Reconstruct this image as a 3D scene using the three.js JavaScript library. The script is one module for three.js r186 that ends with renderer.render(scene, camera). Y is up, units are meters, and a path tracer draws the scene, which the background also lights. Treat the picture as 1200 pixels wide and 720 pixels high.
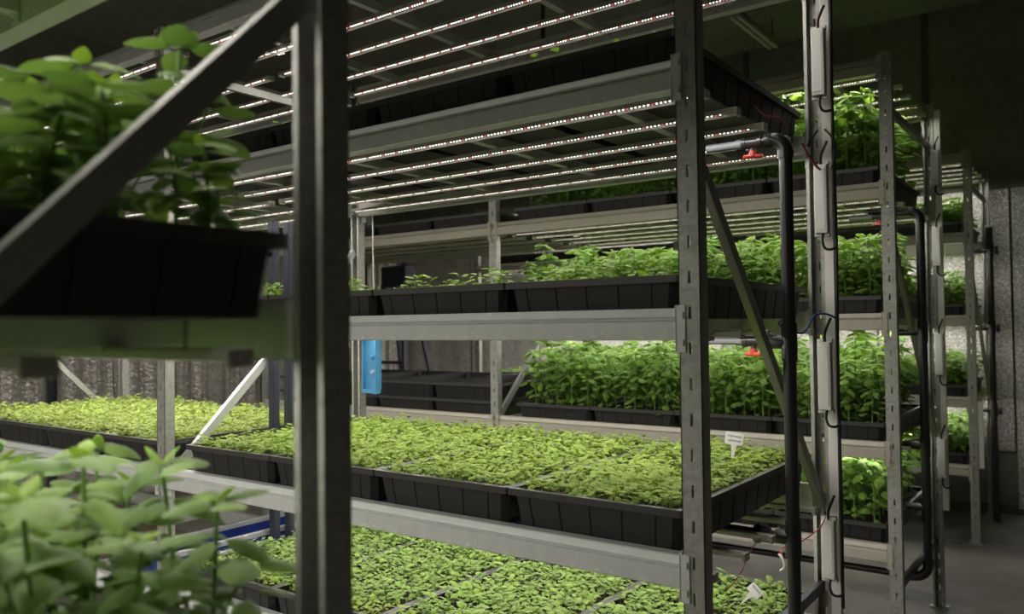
import * as THREE from 'three';
import { mergeGeometries, mergeVertices } from 'three/addons/utils/BufferGeometryUtils.js';
import { RectAreaLightUniformsLib } from 'three/addons/lights/RectAreaLightUniformsLib.js';
import { RoundedBoxGeometry } from 'three/addons/geometries/RoundedBoxGeometry.js';

// ------------------------------------------------------------------ camera, light, exposure
const scene = new THREE.Scene();
scene.background = new THREE.Color(0x000000);
const camera = new THREE.PerspectiveCamera(41.4, 1200 / 720, 0.05, 60);
camera.position.set(0.8604, 1.7256, 0);
camera.up.set(0.02371, 0.99965, 0.01166);                       // a slight roll of the hand-held camera
camera.lookAt(0.8604 - 0.59088, 1.7256 + 0.02342, -0.80642);
camera.focus = 2.9;
camera.userData.fStop = 2.6;
const renderer = new THREE.WebGLRenderer();
renderer.toneMapping = THREE.LinearToneMapping;
renderer.toneMappingExposure = 1.0;
renderer.shadowMap.enabled = true;
RectAreaLightUniformsLib.init();
const STRIP_LIGHT = 37;                                          // radiance of one LED grow strip
const STRIP_COLOR = new THREE.Color().setRGB(1.0, 0.95, 0.87);   // white diodes with a share of red ones

// ------------------------------------------------------------------ helpers
function rng(seed) { let a = seed >>> 0; return () => { a = (a + 0x6D2B79F5) | 0; let t = Math.imul(a ^ (a >>> 15), 1 | a); t = (t + Math.imul(t ^ (t >>> 7), 61 | t)) ^ t; return ((t ^ (t >>> 14)) >>> 0) / 4294967296; }; }
const counts = {};
function numbered(n) { const k = counts[n] = (counts[n] ?? -1) + 1; return k ? n + '_' + String(k).padStart(3, '0') : n; }
const V = (x, y, z) => new THREE.Vector3(x, y, z);
function tag(o, label, category, group, kind) { if (label) o.userData.label = label; if (category) o.userData.category = category; if (group) o.userData.group = group; if (kind) o.userData.kind = kind; return o; }
function thing(name, label, category, pos = [0, 0, 0], group) { const o = new THREE.Group(); o.name = numbered(name); o.position.set(...pos); scene.add(o); return tag(o, label, category, group); }
function mesh(name, geo, mat, parent) { const o = new THREE.Mesh(geo, mat); o.name = parent === scene ? numbered(name) : name; parent.add(o); return o; }
function part(name, geo, mat, parent, x = 0, y = 0, z = 0) { const o = mesh(name, geo, mat, parent); o.position.set(x, y, z); return o; }
function struct(name, geo, mat, parent = scene) { const o = mesh(name, geo, mat, parent); if (parent === scene) o.userData.kind = 'structure'; return o; }
const strip = (g) => { g = g.index ? g.toNonIndexed() : g; for (const k of Object.keys(g.attributes)) if (!['position', 'normal', 'uv'].includes(k)) g.deleteAttribute(k); return g; };
const merge = (list) => mergeGeometries(list.map(strip));
function box(w, h, d, x = 0, y = 0, z = 0) {                    // a box whose uv runs in metres
  const g = new THREE.BoxGeometry(w, h, d).translate(x, y, z), p = g.attributes.position, n = g.attributes.normal, uv = g.attributes.uv;
  for (let i = 0; i < p.count; i++) { const ax = Math.abs(n.getX(i)), ay = Math.abs(n.getY(i)); uv.setXY(i, ax > .5 ? p.getZ(i) : p.getX(i), ay > .5 ? p.getZ(i) : p.getY(i)); }
  return g;
}
const rbox = (w, h, d, r, x = 0, y = 0, z = 0) => new RoundedBoxGeometry(w, h, d, 2, r).translate(x, y, z);
function cyl(r, len, axis = 'y', x = 0, y = 0, z = 0, seg = 16) { const g = new THREE.CylinderGeometry(r, r, len, seg); if (axis === 'x') g.rotateZ(Math.PI / 2); if (axis === 'z') g.rotateX(Math.PI / 2); return g.translate(x, y, z); }
function tube(pts, r, seg = 24, rad = 8) { return new THREE.TubeGeometry(new THREE.CatmullRomCurve3(pts.map((p) => V(...p)), false, 'centripetal'), seg, r, rad, false); }
function extrudeX(profile, len) {                               // profile in (z, y), swept along +x
  const s = new THREE.Shape(profile.map(([z, y]) => new THREE.Vector2(z, y)));
  return new THREE.ExtrudeGeometry(s, { depth: len, bevelEnabled: false }).rotateY(Math.PI / 2).applyMatrix4(new THREE.Matrix4().makeScale(1, 1, -1)).scale(1, 1, 1);
}
function flip(g) { g = g.index ? g.toNonIndexed() : g; for (const a of Object.values(g.attributes)) { const s = a.itemSize; for (let i = 0; i < a.count; i += 3) for (let k = 0; k < s; k++) { const t = a.array[(i + 1) * s + k]; a.array[(i + 1) * s + k] = a.array[(i + 2) * s + k]; a.array[(i + 2) * s + k] = t; } } g.computeVertexNormals(); return g; }
function bar(a, b, w, h, up = V(0, 1, 0)) {                     // a straight box from a to b
  const d = b.clone().sub(a), L = d.length(), x = d.normalize(), zz = V().crossVectors(x, up).normalize(), yy = V().crossVectors(zz, x);
  return new THREE.BoxGeometry(L, h, w).applyMatrix4(new THREE.Matrix4().makeBasis(x, yy, zz).setPosition(a.clone().add(b).multiplyScalar(.5)));
}
const ORD = ['zeroth', 'first', 'second', 'third', 'fourth', 'fifth', 'sixth', 'seventh', 'eighth', 'ninth'];

// ------------------------------------------------------------------ textures and materials
function dataTex(n, fn, srgb = true, repeat = 1) {
  const d = new Uint8Array(n * n * 4);
  for (let y = 0; y < n; y++) for (let x = 0; x < n; x++) { const c = fn(x / n, y / n), i = (y * n + x) * 4; d[i] = c[0] * 255; d[i + 1] = c[1] * 255; d[i + 2] = c[2] * 255; d[i + 3] = 255; }
  const t = new THREE.DataTexture(d, n, n); t.wrapS = t.wrapT = THREE.RepeatWrapping; t.magFilter = THREE.LinearFilter; t.minFilter = THREE.LinearMipmapLinearFilter; t.generateMipmaps = true;
  if (srgb) t.colorSpace = THREE.SRGBColorSpace; t.repeat.set(repeat, repeat); t.needsUpdate = true; return t;
}
function tileNoise(seed) {                                      // value noise that tiles on the unit square
  const r = rng(seed), N = 64, g = Float32Array.from({ length: N * N }, r);
  return (u, v, f) => { const x = u * f, y = v * f, xi = Math.floor(x), yi = Math.floor(y), sx = x - xi, sy = y - yi, a = sx * sx * (3 - 2 * sx), b = sy * sy * (3 - 2 * sy), q = (i, j) => g[(((j % f) + f) % f % N) * N + (((i % f) + f) % f % N)];
    return (q(xi, yi) * (1 - a) + q(xi + 1, yi) * a) * (1 - b) + (q(xi, yi + 1) * (1 - a) + q(xi + 1, yi + 1) * a) * b; };
}
const nz = tileNoise(7), nz2 = tileNoise(21);
const cl = (x) => Math.min(1, Math.max(0, x));
const concreteTex = dataTex(1024, (u, v) => { const f = nz(u, v, 4) * .4 + nz2(u, v, 11) * .3 + nz(u, v, 37) * .2 + nz2(u, v, 61) * .1; let s = .36 + .24 * f; const stain = nz2(u + .3, v, 7); if (stain > .72) s -= (stain - .72) * .5; const fleck = nz(u, v, 64) * nz2(u, v, 63); if (fleck > .78) s *= .7; return [cl(s * 1.03), cl(s), cl(s * .95)]; }, true, .33);
const concreteRough = dataTex(512, (u, v) => { const f = .45 + .4 * nz(u, v, 9) * nz2(u, v, 23) + .1 * nz(u, v, 60); return [f, f, f]; }, false, .33);
const galvTex = dataTex(512, (u, v) => { const f = .60 + .07 * nz(u, v, 24) + .06 * nz2(u, v, 60) - (nz(u, v, 9) > .78 ? .05 : 0); return [f, f, f * .96]; }, true, 3);
const galvRough = dataTex(512, (u, v) => { const f = .42 + .16 * nz2(u, v, 20) + .08 * nz(u, v, 60); return [f, f, f]; }, false, 3);
const paintTex = dataTex(512, (u, v) => { const scuff = nz(u, v * .999, 50) * nz2(u, v, 18); const f = .85 + .03 * nz(u, v, 13) + (scuff > .62 ? .06 : 0); return [f * .985, f, f * .985]; }, true, 2.2);
const foilBump = dataTex(1024, (u, v) => { const f = cl(.45 * nz(u, v, 50) + .35 * nz2(u, v, 63) + .2 * nz(u + .37, v + .11, 31)); return [f, f, f]; }, false, 1);
const grain = Float32Array.from({ length: 128 * 128 }, rng(4242));
const foilTex = dataTex(1024, (u, v) => { const q = grain[Math.floor(v * 128) * 128 + Math.floor(u * 128)], w = nz2(u, v, 13), f = .62 + .36 * q * q + .06 * w; return [cl(f), cl(f * .99), cl(f * .97)]; }, true, 1);
const wallTex = dataTex(512, (u, v) => { const f = .46 + .05 * nz(u, v, 6) + .035 * nz2(u, v, 40) - (nz2(u, v, 17) > .8 ? .03 : 0); return [f * 1.0, f * 1.005, f * .95]; }, true, .5);
const leafTex = dataTex(256, (u, v) => { const f = .86 + .14 * nz(u, v, 30) * nz2(u, v, 12) + .06 * nz(u, v, 60); return [f, f, f]; }, true, 8);

const std = (o) => new THREE.MeshStandardMaterial(o), phys = (o) => new THREE.MeshPhysicalMaterial(o);
const rgb = (r, g, b) => new THREE.Color().setRGB(r, g, b);
const M = {
  concrete: std({ map: concreteTex, roughnessMap: concreteRough, roughness: .9, bumpMap: concreteRough, bumpScale: .002 }),
  wall: std({ map: wallTex, roughness: .75 }),
  ceiling: std({ map: wallTex, roughness: .85 }),
  seam: std({ color: rgb(.09, .09, .075), roughness: .7 }),
  foil: std({ map: foilTex, color: rgb(1, .99, .98), metalness: .3, roughness: .42, bumpMap: foilBump, bumpScale: .005, side: THREE.DoubleSide }),
  foilSoft: std({ map: foilTex, color: rgb(.92, .89, .84), metalness: .5, roughness: .32, bumpMap: foilBump, bumpScale: .007, side: THREE.DoubleSide }),
  galv: std({ map: galvTex, roughnessMap: galvRough, metalness: .55, roughness: 1 }),
  beam: std({ map: paintTex, metalness: .1, roughness: .42 }),
  taupeBeam: std({ map: paintTex, color: rgb(.74, .67, .58), metalness: .1, roughness: .45 }),
  dark: std({ color: rgb(.045, .05, .07), metalness: .35, roughness: .4 }),
  tray: phys({ color: rgb(.022, .021, .021), roughness: .42, specularIntensity: .9 }),
  trayRim: phys({ color: rgb(.055, .052, .05), roughness: .38 }),
  soil: std({ color: rgb(.02, .015, .011), roughness: 1, bumpMap: foilBump, bumpScale: .006 }),
  ledBody: std({ color: rgb(.55, .53, .48), metalness: .25, roughness: .45 }),
  ledBoard: std({ color: rgb(.30, .29, .27), roughness: .6 }),
  ledOff: std({ color: rgb(.5, .5, .42), roughness: .4 }),
  ledWhite: std({ color: rgb(.9, .9, .85), emissive: rgb(1, .95, .86), emissiveIntensity: 4.2, roughness: .5 }),
  ledRed: std({ color: rgb(.6, .1, .1), emissive: rgb(1, .1, .09), emissiveIntensity: 1.3, roughness: .5 }),
  pipe: phys({ color: rgb(.018, .018, .02), roughness: .3, clearcoat: .3, clearcoatRoughness: .3 }),
  greyPipe: std({ color: rgb(.16, .165, .18), roughness: .4 }),
  red: phys({ color: rgb(.42, .03, .02), roughness: .35, clearcoat: .4 }),
  white: std({ color: rgb(.74, .71, .66), roughness: .45 }),
  driver: std({ color: rgb(.60, .60, .56), metalness: .25, roughness: .42 }),
  cable: std({ color: rgb(.012, .012, .012), roughness: .5 }),
  redWire: std({ color: rgb(.42, .06, .04), roughness: .5 }),
  whiteWire: std({ color: rgb(.7, .66, .6), roughness: .5 }),
  blueWire: std({ color: rgb(.03, .09, .28), roughness: .45 }),
  blue: std({ color: rgb(.06, .24, .44), roughness: .45 }),
  navy: std({ color: rgb(.012, .03, .17), roughness: .35 }),
  ladder: std({ color: rgb(.03, .035, .06), metalness: .2, roughness: .45 }),
  alu: std({ color: rgb(.74, .75, .76), metalness: .7, roughness: .36 }),
  card: std({ color: rgb(.24, .17, .12), roughness: .9 }),
  tagWhite: std({ color: rgb(.85, .84, .80), roughness: .5 }),
  rubber: std({ color: rgb(.01, .01, .01), roughness: .7 }),
};
const leafMat = (r, g, b, rough = .22) => phys({ color: rgb(r, g, b), map: leafTex, roughness: .88, clearcoat: rough, clearcoatRoughness: .42, specularIntensity: .5, transmission: .42, thickness: 0, side: THREE.DoubleSide, bumpMap: leafTex, bumpScale: .0015 });
const basilMats = [leafMat(.21, .40, .035), leafMat(.25, .45, .04), leafMat(.17, .35, .03)];
const tallMats = [leafMat(.20, .36, .055, .4), leafMat(.24, .41, .065, .4), leafMat(.165, .32, .05, .4)];
const youngMat = leafMat(.33, .55, .045);
const stemMat = std({ color: rgb(.16, .30, .06), roughness: .6 });
const seedMats = [leafMat(.36, .53, .05, .08), leafMat(.43, .58, .065, .08), leafMat(.28, .46, .04, .08)];
const basilStuffMat = leafMat(.21, .40, .035);
const seedStuffMat = leafMat(.36, .53, .05, .08), greenSeedMat = leafMat(.29, .46, .075, .08);
const paleSeedMat = leafMat(.37, .49, .06, .08);

// ------------------------------------------------------------------ the room
const WALL_X = -7.25, FAR_Z = -8.48, NEAR_Z = 3.2, RIGHT_X = 3.0, CEIL = 4.64;
{
  const W = RIGHT_X - WALL_X, D = NEAR_Z - FAR_Z, cx = (RIGHT_X + WALL_X) / 2, cz = (NEAR_Z + FAR_Z) / 2;
  struct('floor', box(W + .4, .2, D + .4, cx, -.1, cz), M.concrete);
  struct('ceiling', box(W + .4, .2, D + .4, cx, CEIL + .1, cz), M.ceiling);
  const far = struct('wall_far', box(W + .4, CEIL, .2, cx, CEIL / 2, FAR_Z - .1), M.wall);
  const left = struct('wall_left', box(.2, CEIL, D, WALL_X - .1, CEIL / 2, cz), M.wall);
  struct('wall_right', box(.2, CEIL, D, RIGHT_X + .1, CEIL / 2, cz), M.wall);
  struct('wall_near', box(W + .4, CEIL, .2, cx, CEIL / 2, NEAR_Z + .1), M.wall);
  // panel joint strips on the far wall
  for (const x of [-5.6, -3.9, -2.2, -.48, 1.25]) part('panel_joint', box(.06, CEIL - .02, .014), M.seam, far, x, CEIL / 2, FAR_Z + .007);
  part('skirting', box(W, .08, .02), M.seam, far, cx, .04, FAR_Z + .01);
  // bubble foil sheets hung on the far wall
  function sheet(x0, x1, y0, y1, seed, amp) {
    const nx = Math.max(8, Math.round((x1 - x0) / .05)), g = new THREE.PlaneGeometry(x1 - x0, y1 - y0, nx, 30), p = g.attributes.position, r = rng(seed), ph = [r() * 6, r() * 6, r() * 6];
    for (let i = 0; i < p.count; i++) { const x = p.getX(i), y = p.getY(i); p.setZ(i, amp * (Math.sin(x * 9 + ph[0] + .4 * Math.sin(y * 2)) + .6 * Math.sin(x * 23 + ph[1]) + .4 * Math.sin(y * 5 + x * 3 + ph[2]))); g.attributes.uv.setXY(i, x, y); }
    g.computeVertexNormals(); return g.translate((x0 + x1) / 2, (y0 + y1) / 2, 0);
  }
  [[-7.2, -6.02, .35], [-6.0, -4.8, .35], [-4.78, -3.4, .35], [-3.38, -2.2, .35], [-2.18, -.95, .35], [-.93, .17, .56], [.19, 1.6, .06], [1.62, 2.95, .06]].forEach(([a, b, y0], i) =>
    part('foil_sheet', sheet(a, b, y0, 2.9, 40 + i, i < 3 ? .008 : .005), M.foil, far, 0, 0, FAR_Z + .03));
  // pleated foil curtain along the left wall, in widths that overlap
  function pleats(z0, z1, seed) {
    const n = Math.round((z1 - z0) / .012), H = 3.1, g = new THREE.PlaneGeometry(z1 - z0, H, n, 3), p = g.attributes.position, r = rng(seed); let ph = 0; const off = [];
    for (let i = 0; i <= n; i++) { ph += .38 + .55 * r(); off.push(.02 * Math.sin(ph * .55) + .012 * Math.sin(ph * .21 + 1)); }
    for (let i = 0; i < p.count; i++) { const c = i % (n + 1); p.setZ(i, off[c]); g.attributes.uv.setXY(i, p.getX(i), p.getY(i)); }
    g.computeVertexNormals(); return g.rotateY(Math.PI / 2).translate(WALL_X + .06, H / 2 + .05, (z0 + z1) / 2);
  }
  let z = -8.35, i = 0; while (z < 1) { part('foil_curtain', pleats(z, z + 1.18, 90 + i++), M.foilSoft, left); z += 1.19; }
}
// ------------------------------------------------------------------ racks
const LV = [0, .59, 1.13, 1.767, 2.418, 3.04], BAY = 2.45, POST_H = 3.06, BEAM_H = .084;
const lv = (k, b, L) => (L !== 1 ? LV[L] : k === 'A' ? (b ? .59 : .645) : k === 'B' ? .628 : .60);   // the lowest beams sit at slightly different heights
const SHELF = ['', 'lowest shelf', 'second shelf', 'third shelf', 'fourth shelf', 'top beams'];
const RK = {
  F: { zf: .39, zb: -.736, name: 'tall-basil rack' }, A: { zf: -1.966, zb: -3.092, name: 'seedling rack' },
  B: { zf: -4.331, zb: -5.502, name: 'basil rack' }, C: { zf: -7.213, zb: -8.339, name: 'wall-side rack' },
};
const uprightGeo = (() => {
  const w = .060, t = .003, s = new THREE.Shape([[-w / 2, 0], [w / 2, 0], [w / 2, POST_H], [-w / 2, POST_H]].map((q) => new THREE.Vector2(...q)));
  for (let y = .10; y < POST_H - .05; y += .091) { const h = new THREE.Path(); h.moveTo(-.004, y); h.lineTo(-.003, y + .032); h.lineTo(.004, y + .032); h.lineTo(.004, y); h.closePath(); s.holes.push(h); }
  const web = new THREE.ExtrudeGeometry(s, { depth: t, bevelEnabled: false }).translate(0, 0, .025 - t);
  const fl = (sx) => [box(t, POST_H, .046, sx * (w / 2 - t / 2), POST_H / 2, .002), box(.012, POST_H, t, sx * (w / 2 - .006), POST_H / 2, -.0205)];
  const round = (sx) => cyl(.003, POST_H, 'y', sx * (w / 2 - .003), POST_H / 2, .022, 8);
  return merge([web, ...fl(1), ...fl(-1), round(1), round(-1)]);
})();
const basePlateGeo = merge([box(.10, .006, .09, 0, .003, 0), cyl(.009, .014, 'y', .04, .010, .03, 6), cyl(.009, .014, 'y', -.04, .010, -.03, 6)]);
const beamGeo = (() => {                                        // step profile, outward is +z
  const p = [[-.022, -BEAM_H], [.022, -BEAM_H], [.025, -BEAM_H + .003], [.025, -.036], [.023, -.0335], [.014, -.030], [.013, -.027], [.021, -.024], [.022, -.021], [.014, -.003], [.010, 0], [-.022, 0]];
  const s = new THREE.Shape(p.map((q) => new THREE.Vector2(...q)));
  return new THREE.ExtrudeGeometry(s, { depth: BAY - .064, bevelEnabled: false }).translate(0, 0, -(BAY - .064) / 2).rotateY(-Math.PI / 2).applyMatrix4(new THREE.Matrix4());
})();
// the sweep above runs along x with the profile's first axis turned to +z
const connectorGeo = merge([box(.026, .122, .004, 0, 0, 0), box(.004, .122, .03, -.013, 0, -.013), box(.006, .016, .008, .006, .035, .004), box(.006, .016, .008, .006, -.035, .004)]);
function rack(k, bays, label, levels, opt = {}) {
  const { zf, zb } = RK[k], g = thing('shelving_rack', label, 'rack'), paint = k === 'B' || k === 'C' ? M.taupeBeam : M.beam;
  for (let b = 0; b <= bays; b++) for (const [z, back] of [[zf, 0], [zb, 1]]) {
    if (opt.skip?.(b, back)) continue;
    const u = part('upright', uprightGeo, M.galv, g, -b * BAY, 0, z); if (back) u.rotation.y = Math.PI;
    part('base_plate', basePlateGeo, M.galv, u);
  }
  for (let b = 0; b < bays; b++) for (const L of levels[b]) for (const [z, back] of [[zf, 0], [zb, 1]]) {
    const y = lv(k, b, L), m = part('beam', beamGeo, paint, g, -(b + .5) * BAY, y, z); if (back) m.rotation.y = Math.PI;
    for (const s of [-1, 1]) { const c = part('connector', connectorGeo, paint, m, s * (BAY / 2 - .024), -BEAM_H / 2 - .012, .028); if (s < 0) c.rotation.z = Math.PI; }
  }
  for (let b = 0; b < bays; b++) for (const L of levels[b]) {
    if (opt.noBars?.(b, L)) continue;
    const xs = opt.bars?.(b, L) ?? [-.30, -.87, -1.45, -2.05];
    for (const x of xs) part('support_bar', supportBar(zf - zb), paint, g, x - b * BAY, lv(k, b, L) - .045, (zf + zb) / 2);
  }
  return g;
}
const barCache = {};
function supportBar(d) { const k = d.toFixed(3); return barCache[k] ??= merge([box(.030, .036, d - .05, 0, 0, 0), box(.030, .052, .004, 0, -.010, d / 2 - .026), box(.030, .052, .004, 0, -.010, -d / 2 + .026), cyl(.005, .008, 'z', 0, -.02, d / 2 - .030, 8), cyl(.005, .008, 'z', 0, -.02, -d / 2 + .030, 8)]); }
function brace(name, g, x, z0, y0, z1, y1, mat = M.galv) {      // a channel between two uprights of a frame
  const a = V(x, y0, z0), b = V(x, y1, z1), n = V(1, 0, 0), d = b.clone().sub(a).normalize(), side = V().crossVectors(d, n).normalize();
  const geo = merge([bar(a, b, .036, .003, n), bar(a.clone().addScaledVector(side, .0165).addScaledVector(n, -.011), b.clone().addScaledVector(side, .0165).addScaledVector(n, -.011), .003, .024, n), bar(a.clone().addScaledVector(side, -.0165).addScaledVector(n, -.011), b.clone().addScaledVector(side, -.0165).addScaledVector(n, -.011), .003, .024, n)]);
  return mesh(name, geo, mat, g);
}
const all = [1, 2, 3, 4, 5];
const rackF = rack('F', 2, 'galvanised rack carrying the tall basil, its thick upright beside the main aisle', [[2, 3, 4], [2, 3, 4]]);
brace('diagonal_brace', rackF, 0.012, -.71, 2.175, .37, 1.03);
const rackA = rack('A', 2, 'grey beam rack with seedling trays, LED strips and a black pipe at its end', [all, all], {
  bars: (b, L) => (b === 1 && L === 1 ? [-.83, -1.385, -1.95] : undefined) });
brace('diagonal_brace', rackA, 0.012, RK.A.zf - .03, 2.165, RK.A.zb + .02, 1.06);
brace('cross_brace', rackA, 0.0, RK.A.zf, .76, RK.A.zb, .76, M.dark);
brace('diagonal_brace', rackA, -BAY, RK.A.zf - .02, 1.08, RK.A.zb + .02, 2.14, M.alu);
brace('cross_brace', rackA, -BAY, RK.A.zf, 2.875, RK.A.zb, 2.875);
brace('diagonal_brace', rackA, -2 * BAY, RK.A.zf - .03, 2.165, RK.A.zb + .02, 1.06);
for (const z of [-2.511, -2.602]) tag(part('inner_post', merge([box(.036, 1.72, .004, 0, 0, .017), box(.004, 1.72, .034, .016, 0, 0), box(.004, 1.72, .034, -.016, 0, 0)]), M.dark, rackA, -2.42, LV[1] - .06 + .86, z), 'dark steel channel post');
const rackB = rack('B', 2, 'taupe beam rack of bushy basil with a trunking-lined end post', [all, [2, 4]], { noBars: (b, L) => false });
brace('diagonal_brace', rackB, .012, RK.B.zf - .03, 2.165, RK.B.zb + .02, 1.06);
brace('cross_brace', rackB, 0, RK.B.zf, .40, RK.B.zb, .40, M.dark);
brace('diagonal_brace', rackB, -BAY, RK.B.zf - .02, 1.10, RK.B.zb + .02, 2.20, M.alu);
brace('cross_brace', rackB, 0, RK.B.zf, 2.80, RK.B.zb, 2.80);
const rackC = rack('C', 2, 'farthest rack, standing along the foil-lined wall', [all, [2, 3, 4, 5]]);
brace('diagonal_brace', rackC, .012, RK.C.zf - .03, 2.165, RK.C.zb + .02, 1.06);
brace('cross_brace', rackC, 0, RK.C.zf, 2.80, RK.C.zb, 2.80);

// ------------------------------------------------------------------ LED grow strips
const STRIP_L = 2.36;
const stripBody = (() => { const s = new THREE.Shape([[.014, 0], [.0155, -.004], [.0155, -.0155], [.0145, -.0155], [.0142, -.010], [-.0125, -.010], [-.0145, -.012], [-.0155, -.019], [-.017, -.019], [-.0155, -.004], [-.014, 0]].map((q) => new THREE.Vector2(q[0], q[1]))); return new THREE.ExtrudeGeometry(s, { depth: STRIP_L, bevelEnabled: false }).translate(0, 0, -STRIP_L / 2).rotateY(-Math.PI / 2); })();
const capGeo = merge([rbox(.012, .024, .036, .003), cyl(.004, .006, 'x', .007, 0, 0, 8)]);
const clipGeo = merge([box(.022, .002, .040, 0, .0005, 0), box(.022, .010, .002, 0, -.004, .018), box(.022, .010, .002, 0, -.004, -.019)]);
const [whiteGeo, redGeo, ownBoard] = (() => {
  const w = [], r = [], pitch = .0132, n = Math.floor((STRIP_L - .06) / pitch), R = rng(5); let next = 4;
  for (let i = 0; i < n; i++) {
    const x = -STRIP_L / 2 + .03 + i * pitch, g = new THREE.CylinderGeometry(.0029, .0024, .004, 5, 1).translate(x, -.0132, .004);
    if (i === next) { r.push(g); next += 5 + Math.floor(R() * 3); } else w.push(g);
  }
  return [merge(w), merge(r), box(STRIP_L - .01, .0012, .024, 0, -.0106, .001)];
})();
function ledSet(k, b, L, lit = true, zs = null) {
  const { zf, zb, name } = RK[k], pos = zs ?? [.095, .325, .555, .785, 1.01].map((q) => zf - q * (zf - zb) / 1.126);
  pos.forEach((z, i) => {
    const bay = b ? ', inner bay' : ', aisle bay';
    const g = thing('led_grow_strip', `${ORD[i + 1]} ${lit ? 'lit' : 'unlit'} LED strip from the front beam, under ${L === 5 ? 'top beams' : SHELF[L]}${bay}, ${name}`, 'grow light', [-(b + .5) * BAY + .045, LV[L] - .064, z], `LED grow strips of the ${name}`);
    const body = part('housing', stripBody, M.ledBody, g);
    part('circuit_board', ownBoard, M.ledBoard, body);
    part('end_cap', capGeo, M.ledBody, g, STRIP_L / 2 + .004, -.012, 0);
    part('end_cap', capGeo, M.ledBody, g, -STRIP_L / 2 - .004, -.012, 0);
    tag(part('white_diodes', whiteGeo, lit ? M.ledWhite : M.ledOff, g), lit ? 'row of glowing white diodes' : 'row of dark diodes', null, null, 'stuff');
    tag(part('red_diodes', redGeo, lit ? M.ledRed : M.ledOff, g), lit ? 'glowing red diodes among the white' : 'dark diodes', null, null, 'stuff');
    for (const x of [-.30, -.87, -1.45, -2.05]) part('mounting_clip', clipGeo, M.ledBody, g, x + BAY / 2 - .045, 0, 0);
    if (lit) { const l = new THREE.RectAreaLight(STRIP_COLOR, STRIP_LIGHT, STRIP_L - .04, .016); l.name = 'led_light'; l.position.set(0, -.0196, .002); l.rotation.x = -Math.PI / 2; g.add(l); }
  });
}
for (const b of [0, 1]) for (const L of [2, 3, 4]) ledSet('F', b, L, true, [.32, .09, -.14, -.374, -.604]);
for (const L of [5, 4, 3, 2]) ledSet('A', 0, L);
for (const L of [5, 4, 3]) ledSet('A', 1, L);
for (const L of [5, 4, 3, 2]) ledSet('B', 0, L);
ledSet('B', 1, 4, false);
for (const L of [5, 4, 3, 2]) ledSet('C', 0, L);
for (const L of [5, 4, 3]) ledSet('C', 1, L);

// ------------------------------------------------------------------ trays
const TW = .566, TD = 1.11, TH = .114;
const trayBody = (() => {
  const ring = (hx, hz, y, groove) => {                        // outline with moulded grooves between the wall panels
    const pts = [], side = (x0, z0, x1, z1, nx, nzz, n) => { for (let i = 0; i < n; i++) for (const [f, o] of [[.06, 0], [.44, 0], [.47, -1], [.53, -1], [.56, 0], [.94, 0]]) { const t = (i + f) / n; pts.push([x0 + (x1 - x0) * t + nx * o * groove, y, z0 + (z1 - z0) * t + nzz * o * groove]); } };
    const c = .014;
    side(-hx + c, hz, hx - c, hz, 0, 1, 5); side(hx, hz - c, hx, -hz + c, 1, 0, 10); side(hx - c, -hz, -hx + c, -hz, 0, -1, 5); side(-hx, -hz + c, -hx, hz - c, -1, 0, 10);
    return pts;
  };
  const pos = [], idx = [];
  const rings = [ring(TW / 2 - .022, TD / 2 - .024, 0, .0035), ring(TW / 2 - .010, TD / 2 - .011, TH - .016, .0025), ring(TW / 2 - .009, TD / 2 - .009, TH - .004, 0), ring(TW / 2 - .014, TD / 2 - .014, TH - .004, 0), ring(TW / 2 - .028, TD / 2 - .030, .006, 0)];
  const n = rings[0].length; for (const r of rings) for (const q of r) pos.push(...q);
  for (let k = 0; k < rings.length - 1; k++) for (let i = 0; i < n; i++) { const a = k * n + i, b = k * n + (i + 1) % n, c = a + n, d = b + n; idx.push(a, b, d, a, d, c); }
  for (const [k, up] of [[0, 0], [rings.length - 1, 1]]) { const c0 = pos.length / 3; pos.push(0, rings[k][0][1], 0); for (let i = 0; i < n; i++) { const a = k * n + i, b = k * n + (i + 1) % n; up ? idx.push(c0, a, b) : idx.push(c0, b, a); } }
  const g = new THREE.BufferGeometry(); g.setAttribute('position', new THREE.Float32BufferAttribute(pos, 3)); g.setAttribute('uv', new THREE.Float32BufferAttribute(new Float32Array(pos.length / 3 * 2), 2)); g.setIndex(idx);
  const h = g.toNonIndexed(); h.computeVertexNormals(); return h;
})();
const trayRim = (() => {                                        // rolled flange round the top edge
  const rr = (w, d, r) => { const s = new THREE.Shape(); s.moveTo(-w / 2 + r, -d / 2); s.lineTo(w / 2 - r, -d / 2); s.quadraticCurveTo(w / 2, -d / 2, w / 2, -d / 2 + r); s.lineTo(w / 2, d / 2 - r); s.quadraticCurveTo(w / 2, d / 2, w / 2 - r, d / 2); s.lineTo(-w / 2 + r, d / 2); s.quadraticCurveTo(-w / 2, d / 2, -w / 2, d / 2 - r); s.lineTo(-w / 2, -d / 2 + r); s.quadraticCurveTo(-w / 2, -d / 2, -w / 2 + r, -d / 2); return s; };
  const ringG = (w, d, inset, depth, r) => { const s = rr(w, d, r); s.holes.push(new THREE.Path(rr(w - 2 * inset, d - 2 * inset, Math.max(.004, r - inset)).getPoints(4).reverse())); return new THREE.ExtrudeGeometry(s, { depth, bevelEnabled: false, curveSegments: 4 }).rotateX(-Math.PI / 2); };
  return merge([ringG(TW, TD, .018, .004, .010).translate(0, TH - .003, 0), ringG(TW, TD, .003, .018, .010).translate(0, TH - .019, 0)]);
})();
const soilGeo = box(TW - .036, .006, TD - .036, 0, .087, 0);
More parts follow.
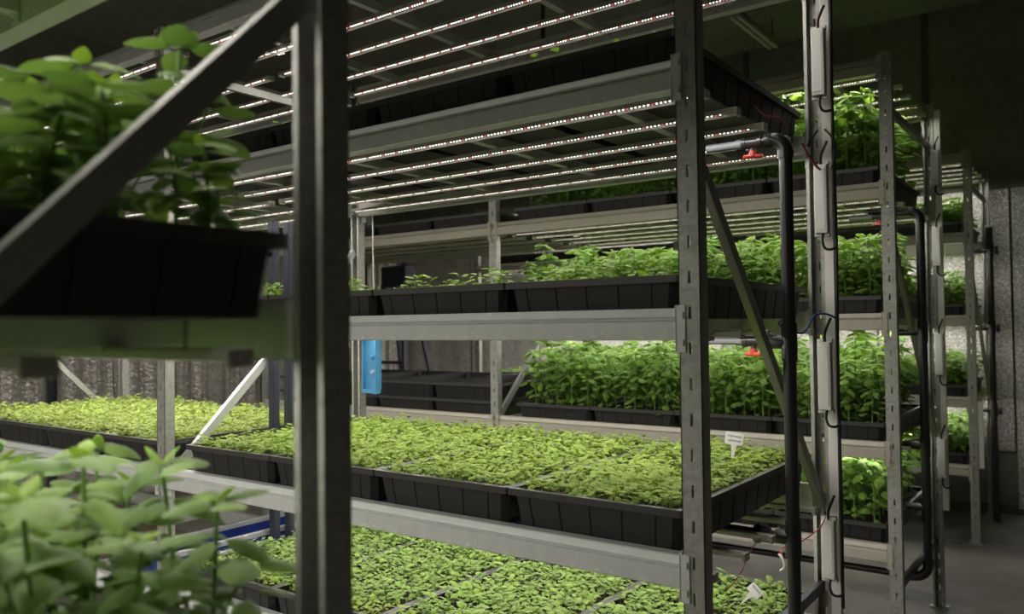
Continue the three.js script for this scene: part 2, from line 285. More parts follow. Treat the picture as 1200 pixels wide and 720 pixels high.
function tray(k, b, L, i, what, dy = 0, full = true, extra = '') {
  const { zf, zb, name } = RK[k], x = -b * BAY - .045 - TW / 2 - i * .567, depth = zf - zb;
  const bay = b ? ', inner bay' : '';
  const g = thing('growing_tray', `${ORD[i + 1]} black tray from the aisle, ${what}, ${extra}${SHELF[L]}${bay}, ${name}`, 'tray', [x, lv(k, b, L) - .026 + dy, (zf + zb) / 2 + .004], `black trays of the ${name}`);
  part('tray_body', trayBody, M.tray, g);
  part('rim', trayRim, M.trayRim, g);
  if (full) part('growing_medium', soilGeo, M.soil, g);
  g.userData.top = lv(k, b, L) - .026 + dy + .090; return g;
}
const T = {};
function trays(k, b, L, idx, what, full = true, dy = 0, extra = '') { for (const i of idx) (T[k + b + L] ??= []).push(tray(k, b, L, i, what, dy, full, extra)); }
const four = [0, 1, 2, 3];
trays('F', 0, 3, [0, 1, 2], 'holding tall basil'); trays('F', 0, 2, [0, 1, 2], 'holding tall basil');
trays('A', 0, 4, four, 'with a few sprouts', true, -.0005); trays('A', 0, 3, four, 'with sparse young sprouts'); trays('A', 0, 2, four, 'full of seedlings', true, .020); trays('A', 0, 1, four, 'full of seedlings');
trays('A', 1, 2, four, 'full of pale seedlings', true, .020); trays('A', 1, 4, [0, 1], 'nearly bare');
for (const L of [4, 3, 2, 1]) trays('B', 0, L, four, 'holding basil');
trays('B', 1, 4, four, 'empty', false); trays('B', 1, 2, four, 'empty', false, 0, 'lower of two, '); trays('B', 1, 2, four, 'empty', false, .1145, 'upper of two, ');
for (const L of [4, 3, 2, 1]) trays('C', 0, L, four, 'holding basil');
trays('C', 1, 2, four, 'holding low greens'); trays('C', 1, 4, four, 'empty', false);

for (const [b, i, x0, x1] of [[0, 0, -1.42, -.62], [0, 1, -2.3, -1.5]]) for (const [z, w] of [[RK.A.zf - .075, 'front'], [RK.A.zb + .075, 'rear']])
  tag(part('spacer_strip', box(x1 - x0, .0195, .05), M.navy, scene, (x0 + x1) / 2, LV[2] - .0165, z), `blue plastic strip under the ${w} of the ${i ? 'inner' : 'aisle-side'} seedling trays, second shelf`, 'spacer');

// ------------------------------------------------------------------ plants
function leafGeo(L, W, nu, nv, droop, cup, quilt, shape = .75) {
  const pos = [], uv = [], idx = [];
  for (let i = 0; i <= nu; i++) {
    const t = i / nu, w = i === 0 ? .03 : i === nu ? .015 : Math.pow(Math.sin(Math.PI * Math.pow(t, shape)), .72);
    for (let j = 0; j <= nv; j++) {
      const s = j / nv * 2 - 1, z = s * w * W / 2;
      const y = -droop * L * t * t - cup * W * s * s * w + quilt * W * Math.abs(Math.sin(t * Math.PI * 5 - Math.abs(s) * 1.6)) * (1 - Math.abs(s)) * Math.min(1, Math.abs(s) * 4) * w;
      pos.push(t * L * (1 - .25 * droop * t), y, z); uv.push(t * L, z);
    }
  }
  for (let i = 0; i < nu; i++) for (let j = 0; j < nv; j++) { const a = i * (nv + 1) + j, b = a + 1, c = a + nv + 1, d = c + 1; idx.push(a, b, d, a, d, c); }
  const g = new THREE.BufferGeometry(); g.setAttribute('position', new THREE.Float32BufferAttribute(pos, 3)); g.setAttribute('uv', new THREE.Float32BufferAttribute(uv, 2)); g.setIndex(idx); g.computeVertexNormals(); return g;
}
const basilLeaves = [leafGeo(1, .68, 5, 4, .50, .24, .05), leafGeo(1, .64, 5, 4, .75, .28, .05), leafGeo(1, .72, 5, 4, .32, .20, .06)];
const bigLeaves = [leafGeo(1, .60, 12, 8, .45, .20, .045), leafGeo(1, .57, 12, 8, .7, .24, .045), leafGeo(1, .63, 12, 8, .28, .17, .05)];
function basilDesign(seed, H, leafLen) {                        // where the leaves of one plant sit: a few shoots, each with a rosette
  const r = rng(seed), list = [], lean = (r() - .5) * .12, lean2 = (r() - .5) * .12, at = (t) => V(lean * t * t * H, t * H, lean2 * t * t * H);
  const az0 = r() * 6.28, stems = [];
  const put = (p, az, el, len) => { const m = new THREE.Matrix4().makeTranslation(p.x, p.y, p.z).multiply(new THREE.Matrix4().makeRotationY(az)).multiply(new THREE.Matrix4().makeRotationZ(el)).multiply(new THREE.Matrix4().makeRotationX((r() - .5) * .8)).multiply(new THREE.Matrix4().makeScale(len, len, len * (.9 + .25 * r()))); list.push({ m, g: Math.floor(r() * 3), c: Math.floor(r() * 3) }); };
  const rosette = (p, a, k, young) => {
    for (let i = 0; i < 4; i++) { const az = a + i * Math.PI / 2 + (r() - .5) * .5, o = .006 + .008 * r(); put(p.clone().add(V(Math.cos(az) * o, (i % 2) * .008, -Math.sin(az) * o)), az, .28 + (r() - .4) * .5, leafLen * k * (.85 + .3 * r())); }
    for (let i = 0; i < 2; i++) put(p.clone().add(V(0, .008, 0)), a + .7 + i * Math.PI, .8 + .4 * r(), leafLen * k * .5);
    const q = p.clone().add(V(0, -.045, 0));
    for (let i = 0; i < 3; i++) { const az = a + .8 + i * 2.09 + (r() - .5) * .5; put(q.clone().add(V(Math.cos(az) * .014, 0, -Math.sin(az) * .014)), az, .05 + (r() - .5) * .5, leafLen * k * (.9 + .25 * r())); }
  };
  rosette(at(1), az0, 1, true);
  const n = 2 + Math.floor(r() * 2);
  for (let k = 0; k < n; k++) { const az = az0 + .6 + k * 6.28 / n + (r() - .5) * .6, h = .45 + .38 * r(), d = .030 + .022 * r(), b = at(h * .6), p = at(h).add(V(Math.cos(az) * d, .01, -Math.sin(az) * d)); rosette(p, az, .82 + .12 * r(), false); stems.push(tube([b.toArray(), b.clone().lerp(p, .6).add(V(0, -.006, 0)).toArray(), p.toArray()], .0022, 4, 4)); }
  for (let k = 0; k < 9; k++) { const az = az0 + k * 1.3 + r() * .5, p = at(.08 + .34 * r()); put(p.add(V(Math.cos(az) * .02, 0, -Math.sin(az) * .02)), az, .1 + (r() - .5) * .4, leafLen * (.65 + .3 * r())); }
  const pts = []; for (let i = 0; i <= 4; i++) pts.push(at(i / 4).toArray());
  return { list, stem: merge([tube(pts, .0032, 6, 5), ...stems]) };
}
function basilPlant(design, leaves, name, mats = basilMats) {
  const g = new THREE.Group(); g.name = name;
  mesh('stem', design.stem, stemMat, g);
  const n = design.list.length;
  design.list.forEach((q, i) => { const o = mesh('leaf', leaves[q.g], i === 4 || i === 5 ? youngMat : mats[q.c], g); o.applyMatrix4(q.m); });
  return g;
}
const basilMerged = (d) => merge([...d.list.map((q) => basilLeaves[q.g].clone().applyMatrix4(q.m)), d.stem.clone()]);
const designs = [0, 1, 2, 3, 4].map((i) => basilDesign(100 + i, .28 + .02 * i, .066));
const basilProto = designs.map((d) => basilPlant(d, basilLeaves, 'basil_plant'));
const basilStuff = designs.map(basilMerged);
function plantAt(proto, label, group, x, y, z, turn, s, sy) { const o = proto.clone(); o.name = numbered('basil_plant'); tag(o, label, 'plant', group); o.position.set(x, y, z); o.rotation.y = turn; o.scale.set(s, s * sy, s); scene.add(o); return o; }
function instances(name, label, geos, mat, spots, r, parentCat, tint = .25) {   // one object that nobody could count
  const g = thing(name, label, parentCat); g.userData.kind = 'stuff';
  geos.forEach((geo, v) => {
    const own = spots.filter((_, i) => i % geos.length === v); if (!own.length) return;
    const im = new THREE.InstancedMesh(geo, mat, own.length); im.name = 'foliage'; im.userData.kind = 'stuff';
    own.forEach(([x, y, z, s, sy], i) => { im.setMatrixAt(i, new THREE.Matrix4().compose(V(x, y, z), new THREE.Quaternion().setFromEuler(new THREE.Euler((r() - .5) * .25, r() * 6.28, (r() - .5) * .25)), V(s, s * sy, s))); const b = 1 - tint / 2 + tint * r(); im.setColorAt(i, rgb(b * (.95 + .1 * r()), b, b)); });
    g.add(im);
  });
  return g;
}
// basil shelf: the rows one can see as single plants, the crowd behind them as one mass
function basilShelf(k, L, seed, hgt, single, massLabel) {
  const r = rng(seed), spots = [];
  T[k + '0' + L].forEach((t, it) => { for (let ix = 0; ix < 5; ix++) for (let iz = 0; iz < 9; iz++) {
    const x = t.position.x + (-.5 + (ix + .5) / 5) * (TW - .07) + (r() - .5) * .035, z = t.position.z + (.5 - (iz + .5) / 9) * (TD - .07) + (r() - .5) * .035, s = .88 + .3 * r(), sy = hgt * (.86 + .3 * r());
    const front = iz < 2 || (x > -.16 && iz < 9 && L < 5);
    if (single && front) plantAt(basilProto[Math.floor(r() * 5)], `bushy basil, ${ORD[5 - ix]} from aisle in ${iz ? ORD[iz + 1] : 'front'} row of ${ORD[it + 1]} tray, ${SHELF[L]}, basil rack`, `basil plants along the ${SHELF[L]}`, x, t.userData.top, z, r() * 6.28, s, sy);
    else spots.push([x, t.userData.top, z, s, sy]);
  } });
  instances('basil_mass', massLabel, basilStuff, basilStuffMat, spots, r, 'basil');
}
basilShelf('B', 4, 11, 1.22, true, 'basil crowding the middle of the basil rack, fourth shelf');
basilShelf('B', 3, 12, .98, true, 'basil crowding the middle of the basil rack, third shelf');
basilShelf('B', 2, 13, 1.05, true, 'basil crowding the middle of the basil rack, second shelf');
basilShelf('B', 1, 14, 1.15, true, 'basil crowding the middle of the basil rack, lowest shelf');
for (const L of [4, 3, 2, 1]) basilShelf('C', L, 20 + L, L === 4 ? .6 : .7, false, `bushy basil filling the trays of the wall-side rack, ${SHELF[L]}`);

// tall basil on the rack beside the main aisle
{
  const ds = [0, 1, 2, 3, 4].map((i) => basilDesign(300 + i, .28 + .015 * i, .070)), protos = ds.map((d) => basilPlant(d, bigLeaves, 'basil_plant', tallMats)), r = rng(77);
  for (const [L, hgt] of [[2, 1.0], [3, .76]])
    for (const [it, t] of T['F0' + L].slice(0, 2).entries()) for (let ix = 0; ix < 4; ix++) for (let iz = 0; iz < 7; iz++) {
      const x = t.position.x + (-.5 + (ix + .5) / 4) * (TW - .08) + (r() - .5) * .04, z = t.position.z - .45 * TD + iz * .125 + (r() - .5) * .04;
      const edge = L === 3 ? (x > -.12 ? .38 : x > -.22 ? .68 : 1) : x > -.12 ? .85 : 1, q = [Math.floor(r() * 5), r() * 6.28, .92 + .2 * r(), hgt * edge * (.86 + .25 * r())];
      if (z > .22) continue;
      plantAt(protos[q[0]], `tall broad-leaved basil, ${ORD[4 - ix]} from aisle in ${ORD[iz + 1]} row from rear, ${ORD[it + 1]} tray, ${SHELF[L]}`, `tall basil plants, ${SHELF[L]}`, x, t.userData.top, z, q[1], q[2], q[3]);
    }
}
// seedlings
const seedLeaf = [leafGeo(1, .62, 4, 2, .5, .14, 0, 1.1), leafGeo(1, .70, 4, 2, .8, .18, 0, 1.15)];
function seedlingGeo(seed, H, n, len) {
  const r = rng(seed), out = [tube([[0, 0, 0], [(r() - .5) * .006, H * .6, 0], [(r() - .5) * .012, H, (r() - .5) * .012]], .0009, 3, 4)], a0 = r() * 6.28;
  for (let k = 0; k < n; k++) {
    const az = a0 + k * 2.4 + (r() - .5) * .5, l = len * (.65 + .6 * r()), el = .2 + .95 * r(), h = H * (.45 + .55 * (k + 1) / n);
    out.push(seedLeaf[k % 2].clone().scale(l, l, l).rotateX((r() - .5) * .8).rotateZ(el).translate(.004, 0, 0).rotateY(az).translate(0, h, 0));
  }
  return merge(out);
}
const seedGeos = [0, 1, 2, 3, 4, 5].map((i) => seedlingGeo(500 + i, .034 + .007 * (i % 3), 6 + (i % 3), .0245));
const tinyGeos = [0, 1, 2].map((i) => seedlingGeo(520 + i, .022, 3, .020)), lankGeos = [0, 1, 2].map((i) => seedlingGeo(530 + i, .05, 4, .026));
function seedlingShelf(key, seed, nx, nzz, singles, label, massLabel, mat, scale = 1) {
  const r = rng(seed), spots = []; let made = 0;
  for (const [it, t] of T[key].entries()) for (let ix = 0; ix < nx; ix++) for (let iz = 0; iz < nzz; iz++) {
    if (r() < .05) continue;
    const x = t.position.x + (-.5 + (ix + .5) / nx) * (TW - .055) + (r() - .5) * .028, z = t.position.z + (.5 - (iz + .5) / nzz) * (TD - .055) + (r() - .5) * .028, s = (.72 + .5 * r()) * scale * (.82 + .36 * nz(x * .7 + 9, z * .7 + 9, 13));
    if (iz < 2 && made < singles) { made++; const o = mesh('seedling', seedGeos[Math.floor(r() * 6)], seedMats[Math.floor(r() * 3)], scene); const own = label.replace('front rim', `front rim of ${ORD[it + 1]} tray from aisle`); tag(o, own, 'seedling', own); o.position.set(x, t.userData.top, z); o.rotation.set((r() - .5) * .4, r() * 6.28, (r() - .5) * .4); o.scale.setScalar(s); }
    else spots.push([x, t.userData.top, z, s, .8 + .4 * r()]);
  }
  instances('seedling_mass', massLabel, seedGeos, mat, spots, r, 'seedlings', .45);
}
seedlingShelf('A02', 31, 17, 33, 150, 'light green seedling by the front rim, second shelf, seedling rack', 'dense light green seedlings covering the second shelf of the seedling rack', seedStuffMat);
seedlingShelf('A01', 32, 16, 31, 150, 'light green seedling by the front rim, lowest shelf, seedling rack', 'dense light green seedlings covering the lowest shelf of the seedling rack', greenSeedMat);
seedlingShelf('A12', 33, 18, 36, 0, '', 'pale yellow-green seedlings covering the inner bay, second shelf of the seedling rack', paleSeedMat, .95);
seedlingShelf('C12', 34, 13, 26, 0, '', 'low greens covering the inner bay trays of the wall-side rack', basilStuffMat, .9);
{
  const r = rng(60), spots = [];
  for (const t of T.A03) for (let i = 0; i < 260; i++) { const z = t.position.z + (.5 - Math.pow(r(), 1.6)) * (TD - .06); spots.push([t.position.x + (r() - .5) * (TW - .06), t.userData.top, z, .8 + .6 * r(), .8 + .6 * r()]); }
  instances('sprout_mass', 'small yellow-green sprouts spread through the trays, third shelf of the seedling rack', tinyGeos, youngMat, spots, r, 'sprouts');
  const single = (geo, x, y, z, s, label) => { const o = mesh('sprout', geo, youngMat, scene); tag(o, label, 'sprout', label); o.position.set(x, y, z); o.rotation.y = r() * 6.28; o.scale.setScalar(s); };
  for (const t of T.A03) for (let i = 0; i < 18; i++) single(lankGeos[i % 3], t.position.x + (r() - .5) * (TW - .1), t.userData.top, t.position.z + TD / 2 - .035 - .10 * r(), .85 + .6 * r(), 'yellow-green sprout near the front rim, third shelf of the seedling rack');
  for (const [x, z] of [[-.52, -2.02], [-.44, -2.03], [-.14, -2.02], [-.25, -2.06], [-1.4, -2.05], [-1.75, -2.03]]) single(lankGeos[Math.floor(r() * 3)], x, LV[4] + .055, z, 1.1 + .3 * r(), 'lone yellow-green sprout in the trays, fourth shelf of the seedling rack');
}
// ------------------------------------------------------------------ water pipes and valves
function elbow(r, R, a, b, at) {                                // quarter bend at a corner: from direction a to direction b
  const pts = []; for (let i = 0; i <= 8; i++) { const t = i / 8 * Math.PI / 2; pts.push(at.clone().addScaledVector(a, -R * (1 - Math.sin(t))).addScaledVector(b, R * (1 - Math.cos(t)))); }
  return new THREE.TubeGeometry(new THREE.CatmullRomCurve3(pts), 16, r, 14, false);
}
function valve(label, x, y, z, turn) {
  const g = thing('ball_valve', label, 'valve', [x, y, z]);
  part('valve_body', merge([cyl(.019, .05, 'x', 0, 0, 0, 16), cyl(.023, .013, 'x', .026, 0, 0, 12), cyl(.023, .013, 'x', -.026, 0, 0, 12), cyl(.009, .02, 'y', 0, -.022, 0, 10)]), M.pipe, g);
  const h = part('handle', merge([rbox(.062, .012, .018, .004, 0, -.009, 0), cyl(.012, .018, 'y', 0, 0, 0, 10)]), M.red, g, 0, -.036, 0); h.rotation.y = turn; h.userData.label = 'red handle';
  part('supply_stub', merge([cyl(.014, .13, 'x', -.09, 0, 0, 14), cyl(.017, .02, 'x', -.042, 0, 0, 12)]), M.greyPipe, g);
  return g;
}
{
  const X = .05, Z = -2.58, g = thing('water_pipe', 'thick black vertical water pipe at the end of the seedling rack', 'pipe', [X, 0, Z]), r = .0205, top = 2.31;
  part('riser', cyl(r, top - .06 - .3, 'y', 0, (top - .06 + .3) / 2, 0, 20), M.pipe, g);
  part('elbow', merge([elbow(r * 1.12, .045, V(0, 1, 0), V(-1, 0, 0), V(0, top, 0)), cyl(r * 1.22, .022, 'y', 0, top - .052, 0, 18), cyl(r * 1.22, .02, 'x', -.052, top, 0, 18)]), M.pipe, g);
  part('top_branch', cyl(r * .85, .04, 'x', -.06, top, 0, 16), M.pipe, g);
  for (const y of [1.665, 1.05]) { part('tee', merge([cyl(r * 1.2, .12, 'y', 0, y, 0, 18), cyl(r * 1.1, .05, 'x', -.03, y, 0, 16), cyl(r * .8, .05, 'x', -.06, y, 0, 14)]), M.pipe, g); }
  part('foot_elbow', merge([elbow(r * 1.12, .05, V(0, -1, 0), V(-1, 0, 0), V(0, .25, 0)), cyl(r * 1.22, .03, 'y', 0, .31, 0, 18)]), M.pipe, g);
  part('return_run', cyl(r * .9, 2.2, 'x', -1.14, .25, 0, 14), M.pipe, g);
  valve('black valve with red handle beneath the fourth shelf, seedling rack', X - .105, top, Z, .3);
  valve('black valve with red handle beneath the third shelf, seedling rack', X - .115, 1.67, Z, -.35);
  const v3 = thing('ball_valve', 'black valve beneath the second shelf, seedling rack', 'valve', [X - .09, 1.05, Z]);
  part('valve_body', merge([cyl(.026, .03, 'x', 0, 0, 0, 12), cyl(.030, .018, 'x', -.022, 0, 0, 10), cyl(.018, .1, 'x', -.08, 0, 0, 12)]), M.pipe, v3);
  part('collar', cyl(.016, .03, 'x', .022, 0, 0, 14), M.greyPipe, v3);
}
{
  const X = .05, Z = -4.86, g = thing('water_pipe', 'black vertical water pipe with a bottom elbow at the end of the basil rack', 'pipe', [X, 0, Z]), r = .0225, top = 2.32;
  part('riser', cyl(r, top - .46, 'y', 0, (top + .40) / 2 - .01, 0, 18), M.pipe, g);
  part('elbow', merge([elbow(r * 1.1, .045, V(0, 1, 0), V(-1, 0, 0), V(0, top, 0)), cyl(r * 1.2, .022, 'y', 0, top - .052, 0, 16)]), M.pipe, g);
  part('top_branch', cyl(r * .85, .22, 'x', -.15, top, 0, 14), M.pipe, g);
  for (const y of [1.665, 1.05, .72]) part('tee', merge([cyl(r * 1.18, .11, 'y', 0, y, 0, 16), cyl(r * .85, .12, 'x', -.06, y, 0, 14)]), M.pipe, g);
  part('foot_elbow', merge([elbow(r * 1.15, .07, V(0, -1, 0), V(-1, 0, 0), V(0, .345, 0)), cyl(r * 1.3, .03, 'y', 0, .43, 0, 16), cyl(r * 1.25, .03, 'x', -.085, .345, 0, 16)]), M.pipe, g);
  part('return_run', cyl(r * .85, 2.2, 'x', -1.19, .345, 0, 14), M.pipe, g);
  valve('black valve with red handle beneath the fourth shelf, basil rack', X - .2, top - .01, Z + .03, .1);
  const C = thing('water_pipe', 'black vertical water pipe at the end of the wall-side rack', 'pipe', [.06, 0, -8.0]);
  part('riser', cyl(.025, 2.5, 'y', 0, 1.27, 0, 14), M.pipe, C);
  for (const y of [2.32, 1.66, .96]) part('tee', merge([cyl(.03, .12, 'y', 0, y, 0, 14), cyl(.02, .14, 'x', -.08, y, 0, 12), cyl(.036, .03, 'x', .05, y, 0, 12)]), M.pipe, C);
}
// ------------------------------------------------------------------ cable trunking, LED drivers and wires on the end posts
function driver(k, x, y0, y1, z, n) {
  const h = y1 - y0, g = thing('led_driver', `slim grey LED driver on the end post of the ${RK[k].name}, ${ORD[n]} from the floor`, 'driver', [x, y0, z], `LED drivers of the ${RK[k].name}`);
  part('case', merge([rbox(.046, h, .034, .004, 0, h / 2, 0), box(.052, .012, .02, 0, -.004, -.006), box(.052, .012, .02, 0, h + .004, -.006)]), M.driver, g);
  part('cover_plate', box(.034, h - .03, .003, -.002, h / 2, .0175), M.driver, g);
  part('lead', tube([[.004, .002, .004], [.002, -.03, .008], [.012, -.055, .006], [.032, -.058, 0], [.044, -.05, -.012]], .0048, 20, 7), M.cable, g);
  part('lead', tube([[0, h - .002, .004], [.002, h + .03, .006], [.012, h + .06, .002], [.02, h + .085, -.008]], .0048, 16, 7), M.cable, g);
}
function trunk(k, x, z, y0, y1) { const g = thing('cable_trunking', `white vertical cable trunking on the end post of the ${RK[k].name}`, 'trunking', [x, y0, z]); part('duct', box(.030, y1 - y0, .030, 0, (y1 - y0) / 2, 0), M.white, g); part('lid', box(.032, y1 - y0, .006, 0, (y1 - y0) / 2, .016), M.white, g); return g; }
{
  const z = RK.A.zb + .045;
  trunk('A', .048, RK.A.zb + .012, .12, 3.05);
  [[.81, 1.02], [1.41, 1.655], [2.045, 2.295], [2.545, 2.79]].forEach(([a, b], i) => driver('A', .036, a, b, z + .02, i + 1));
  const zb = RK.B.zb + .045;
  trunk('B', .052, RK.B.zb + .012, .59, 3.0);
  [[.79, 1.02], [1.40, 1.65], [2.055, 2.285], [2.54, 2.75]].forEach(([a, b], i) => driver('B', .042, a, b, zb + .02, i + 1));
  trunk('C', .055, RK.C.zf + .03, .59, 1.10);
  const lab = (s) => tag(mesh('cable', s[0], s[1], scene), s[2], 'cable');
  lab([tube([[.072, 3.0, RK.A.zb + .03], [.07, 2.5, RK.A.zb + .03], [.074, 2.0, RK.A.zb + .03], [.07, 1.5, RK.A.zb + .03], [.072, 1.0, RK.A.zb + .03], [.07, .70, RK.A.zb + .03]], .006, 60, 7), M.cable, 'black power cable running down beside the white trunking of the seedling rack']);
  lab([tube([[.03, 2.42, z + .03], [.005, 2.38, z + .045], [-.005, 2.34, z + .04], [.01, 2.30, z + .035], [.03, 2.305, z + .03]], .004, 30, 6), M.cable, 'looped black cable above the third-from-floor LED driver of the seedling rack']);
  lab([tube([[.055, 2.42, z + .03], [.085, 2.38, z + .04], [.09, 2.34, z + .03], [.075, 2.28, z + .02]], .004, 30, 6), M.cable, 'short black cable bowed out beside the white trunking of the seedling rack']);
  lab([tube([[.03, 1.03, z + .035], [.02, 1.0, z + .06], [-.03, .955, z + .16], [-.06, .95, z + .25], [-.05, .93, z + .27]], .0024, 30, 6), M.redWire, 'twisted red wire hanging from the lowest LED driver of the seedling rack']);
  lab([tube([[-.05, .95, -2.74], [-.035, .935, -2.735], [-.03, .91, -2.735], [-.045, .895, -2.735]], .004, 20, 6), M.whiteWire, 'hooked white wire end beside the black pipe of the seedling rack']);
  lab([tube([[.035, 1.72, -2.60], [.015, 1.735, -2.64], [-.02, 1.72, -2.7], [.02, 1.69, -2.82], [.03, 1.75, -2.93], [.05, 1.755, -3.0], [.07, 1.74, -3.05]], .004, 40, 6), M.blueWire, 'dark blue wire strung from the black pipe to the end post of the seedling rack']);
  lab([tube([[.075, 2.335, -2.24], [.05, 2.345, -2.4], [.055, 2.36, -2.52], [.045, 2.35, -2.6]], .003, 30, 6), M.redWire, 'red wire from the LED strips looping over the black pipe of the seedling rack']);
  lab([tube([[.08, 2.30, -2.66], [.06, 2.285, -2.8], [.05, 2.27, -2.93], [.04, 2.275, -3.0]], .0042, 30, 6), M.redWire, 'red wire bundle entering the upper LED driver of the seedling rack']);
  lab([tube([[.05, 1.035, -2.02], [.02, 1.03, -2.2], [-.02, 1.045, -2.4], [-.03, 1.06, -2.55]], .0018, 30, 6), M.redWire, 'thin red wire trailing from the LED strip below the second shelf, seedling rack']);
  lab([tube([[-2.42, 2.33, -2.9], [-2.46, 2.25, -2.88], [-2.40, 2.2, -2.9], [-2.46, 2.15, -2.92], [-2.44, 2.0, -2.9], [-2.43, 1.8, -2.9]], .006, 40, 6), M.whiteWire, 'bunched pale wires hanging at the middle frame of the seedling rack']);
  lab([tube([[-2.36, 2.36, -3.119], [-2.36, 2.1, -3.121], [-2.355, 1.8, -3.12]], .0035, 20, 6), M.whiteWire, 'thin pale cord hanging straight behind the seedling rack']);
  lab([tube([[-2.42, 1.70, -2.99], [-2.46, 1.66, -2.97], [-2.42, 1.62, -2.97], [-2.46, 1.60, -2.97], [-2.40, 1.63, -2.98], [-2.44, 1.68, -2.99]], .006, 40, 6), M.whiteWire, 'coiled pale wires above the blue bracket']);
  lab([tube([[-2.25, 2.95, -2.02], [-2.05, 2.88, -2.03], [-1.95, 2.90, -2.2], [-2.1, 2.95, -2.3]], .003, 30, 6), M.whiteWire, 'thin wire sagging between the top LED strips of the seedling rack']);
}
// ------------------------------------------------------------------ plant tags
function writing(lines) {
  const c = document.createElement('canvas'); c.width = 256; c.height = 176; const x = c.getContext('2d');
  x.fillStyle = '#f4f2ea'; x.fillRect(0, 0, 256, 176); x.fillStyle = '#1f2f78'; x.font = 'italic bold 50px sans-serif'; x.textAlign = 'center'; x.textBaseline = 'middle';
  lines.forEach((s, i) => x.fillText(s, 124 + i * 6, 50 + i * 74)); const t = new THREE.CanvasTexture(c); t.colorSpace = THREE.SRGBColorSpace; return t;
}
function plantTag(label, pos, rot, lines, w) {
  const h = w * .69, g = thing('plant_tag', label, 'tag', pos); g.rotation.set(...rot);
  const s = new THREE.Shape(), r = w * .12, q = w / 2; s.moveTo(-q + r, h); s.lineTo(q - r, h); s.quadraticCurveTo(q, h, q, h - r); s.lineTo(q, r); s.quadraticCurveTo(q, 0, q - r, 0); s.lineTo(w * .2, 0); s.quadraticCurveTo(w * .1, -w * .1, w * .07, -w * .75); s.lineTo(0, -w * .95); s.lineTo(-w * .07, -w * .75); s.quadraticCurveTo(-w * .1, -w * .1, -w * .2, 0); s.lineTo(-q + r, 0); s.quadraticCurveTo(-q, 0, -q, r); s.lineTo(-q, h - r); s.quadraticCurveTo(-q, h, -q + r, h);
  part('plate', new THREE.ExtrudeGeometry(s, { depth: .0012, bevelEnabled: false }), M.tagWhite, g);
  part('handwriting', new THREE.PlaneGeometry(w * .9, h * .86), std({ map: writing(lines), roughness: .5 }), g, 0, h * .5, .0018);
}
plantTag('white plant tag with blue handwriting standing in the second-shelf seedlings', [-.145, 1.325, -2.6], [-.32, .5, 0], ['Горчица', 'красная'], .060);
plantTag('tilted white plant tag half sunk in the lowest-shelf seedlings', [-.095, .845, -2.6], [-.25, .6, -.75], ['Руккола', ''], .048);

// ------------------------------------------------------------------ other things
{ // blue bracket on the middle frame
  const g = thing('blue_bracket', 'bright blue sheet-metal bracket hanging on the rear post, middle of the seedling rack', 'bracket', [-2.30, 1.36, -3.035]);
  part('back_plate', merge([box(.115, .42, .006, 0, .25, -.02), box(.115, .02, .03, 0, .03, -.006)]), M.blue, g);
  part('side_flange', box(.006, .42, .045, .058, .25, 0), M.blue, g);
  part('side_flange', box(.006, .42, .02, -.058, .25, -.008), M.blue, g);
  part('foot_lug', box(.03, .07, .03, .062, .055, .02), M.blue, g);
  for (const y of [.13, .21, .33]) part('bolt', merge([cyl(.012, .014, 'z', 0, 0, 0, 6), cyl(.006, .02, 'z', 0, 0, .006, 8)]), y === .13 ? M.alu : M.blue, g, .01, y, -.01);
}
{ // blue reservoir with a silver frame beside the lowest shelf
  const x0 = -2.72, x1 = -2.47, z0 = -2.95, z1 = -2.0, y0 = .59, y1 = .745, g = thing('blue_reservoir', 'dark blue reservoir with a silver rim frame beside the lowest shelf trays', 'reservoir', [0, y0, 0]), h = y1 - y0;
  const cx = (x0 + x1) / 2, cz = (z0 + z1) / 2, W = x1 - x0, D = z1 - z0;
  part('tank', merge([box(W, .006, D, cx, .003, cz), box(.006, h, D, x0 + .003, h / 2, cz), box(.006, h, D, x1 - .003, h / 2, cz), box(W, h, .006, cx, h / 2, z0 + .003), box(W, h, .006, cx, h / 2, z1 - .003)]), M.navy, g);
  for (const x of [x0, x1]) { part('rim_rail', rbox(.022, .026, D, .003, x, h - .008, cz), M.alu, g); part('rim_rail', rbox(.014, .022, D, .003, x + (x === x1 ? .006 : -.006), h - .055, cz), M.alu, g); }
  part('rim_rail', rbox(W, .024, .02, .003, cx, h - .008, z1), M.alu, g);
  part('corner_post', rbox(.02, h, .02, .003, x1, h / 2, z1), M.alu, g);
  part('clip', rbox(.012, .03, .04, .003, x1 + .016, h - .05, -2.33), M.rubber, g);
}
for (const [x, z, w, d, rot, n] of [[-3.55, -2.35, .42, .55, .05, 'inner'], [-4.15, -2.5, .45, .6, -.03, 'outer']]) { const c = mesh('cardboard_sheet', box(w, .012, d), M.card, scene); c.position.set(x, LV[1] - .01, z); c.rotation.y = rot; tag(c, `flat brown board lying on the ${n} bars of the lowest shelf, seedling rack`, 'board'); }
{ // step ladder behind the basil rack
  const g = thing('step_ladder', 'dark blue step ladder standing behind the empty trays', 'ladder', [-5.28, 0, -6.3]);
  const rail = (xb, xt, zb, zt) => bar(V(xb, 0, zb), V(xt, 2.3, zt), .03, .055, V(0, 0, 1));
  part('rail', rail(-.24, -.13, .35, .05), M.ladder, g); part('rail', rail(.44, .15, .35, .05), M.ladder, g);
  part('rear_leg', rail(-.24, -.13, -.5, -.05), M.ladder, g); part('rear_leg', rail(.36, .13, -.5, -.05), M.ladder, g);
  for (let y = .28; y < 2.2; y += .27) { const t = y / 2.3; part('tread', box((.68 - .40 * t), .03, .09, .10 - .09 * t, y, .35 - .3 * t), M.ladder, g); }
  part('top_cap', rbox(.36, .22, .16, .02, .01, 2.27, 0), M.ladder, g);
}
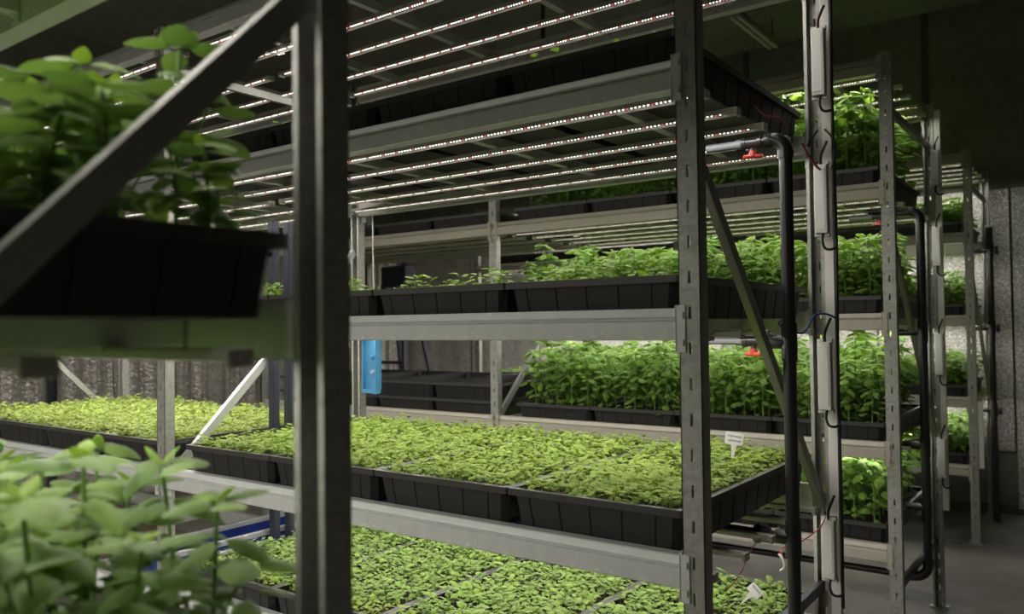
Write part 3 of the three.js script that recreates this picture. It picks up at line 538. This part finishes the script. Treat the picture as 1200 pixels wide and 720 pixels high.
{ // unlit batten hung from the ceiling
  const g = thing('ceiling_batten', 'unlit fluorescent batten hanging from the dark ceiling', 'lamp', [-1.67, 4.4, -7.25]);
  part('housing', rbox(.10, .05, 1.05, .008), std({ color: rgb(.3, .3, .27), roughness: .5 }), g);
  part('tube', cyl(.013, 1.0, 'z', .03, -.035, 0, 10), M.white, g); part('tube', cyl(.013, 1.0, 'z', -.03, -.035, 0, 10), M.white, g);
  for (const z of [-.48, .3]) part('hanger', cyl(.006, .22, 'y', 0, .13, z, 6), M.cable, g);
}
{ // ventilator under the ceiling
  const z = -5.8, g = thing('ceiling_ventilator', 'dark round ventilator housing hung from a pole under the ceiling', 'fan', [-3.02, 3.62, z]);
  part('shroud', new THREE.LatheGeometry([[.02, .30], [.10, .30], [.17, .24], [.185, .10], [.185, -.08], [.17, -.1], [.165, -.08], [.165, .08], [.15, .2], [.02, .26]].map((q) => new THREE.Vector2(...q)), 28), M.dark, g);
  part('pole', cyl(.02, .74, 'y', 0, .66, 0, 10), M.dark, g);
  part('hub', cyl(.05, .08, 'y', 0, .02, 0, 14), M.rubber, g);
  for (let i = 0; i < 5; i++) { const b = part('blade', box(.11, .004, .07, .10, 0, 0), M.rubber, g); b.rotation.set(.35, i * 1.257, 0, 'YXZ'); }
}
{ // column by the left wall
  const g = thing('steel_column', 'slim dark steel column in front of the pleated foil curtain', 'column', [-6.9, 0, -3.5]);
  part('shaft', merge([box(.05, 3.3, .006, 0, 1.65, .03), box(.05, 3.3, .006, 0, 1.65, -.03), box(.006, 3.3, .06, 0, 1.65, 0)]), M.dark, g); part('foot_plate', box(.14, .012, .14, 0, .006, 0), M.dark, g);
}
{ // driver box on the far end post of the seedling rack
  const g = thing('led_driver', 'pale driver box on the inner end post behind the pale seedlings', 'driver', [-4.93, 1.55, RK.A.zb + .06]);
  part('case', rbox(.05, .26, .06, .004, 0, .13, 0), M.driver, g); part('lead', tube([[0, .01, 0], [.005, -.08, .005], [0, -.2, 0], [.01, -.35, -.01]], .005, 20, 6), M.cable, g);
}
scene.traverse((o) => { if (o.isMesh) { o.castShadow = true; o.receiveShadow = true; } });
renderer.render(scene, camera);
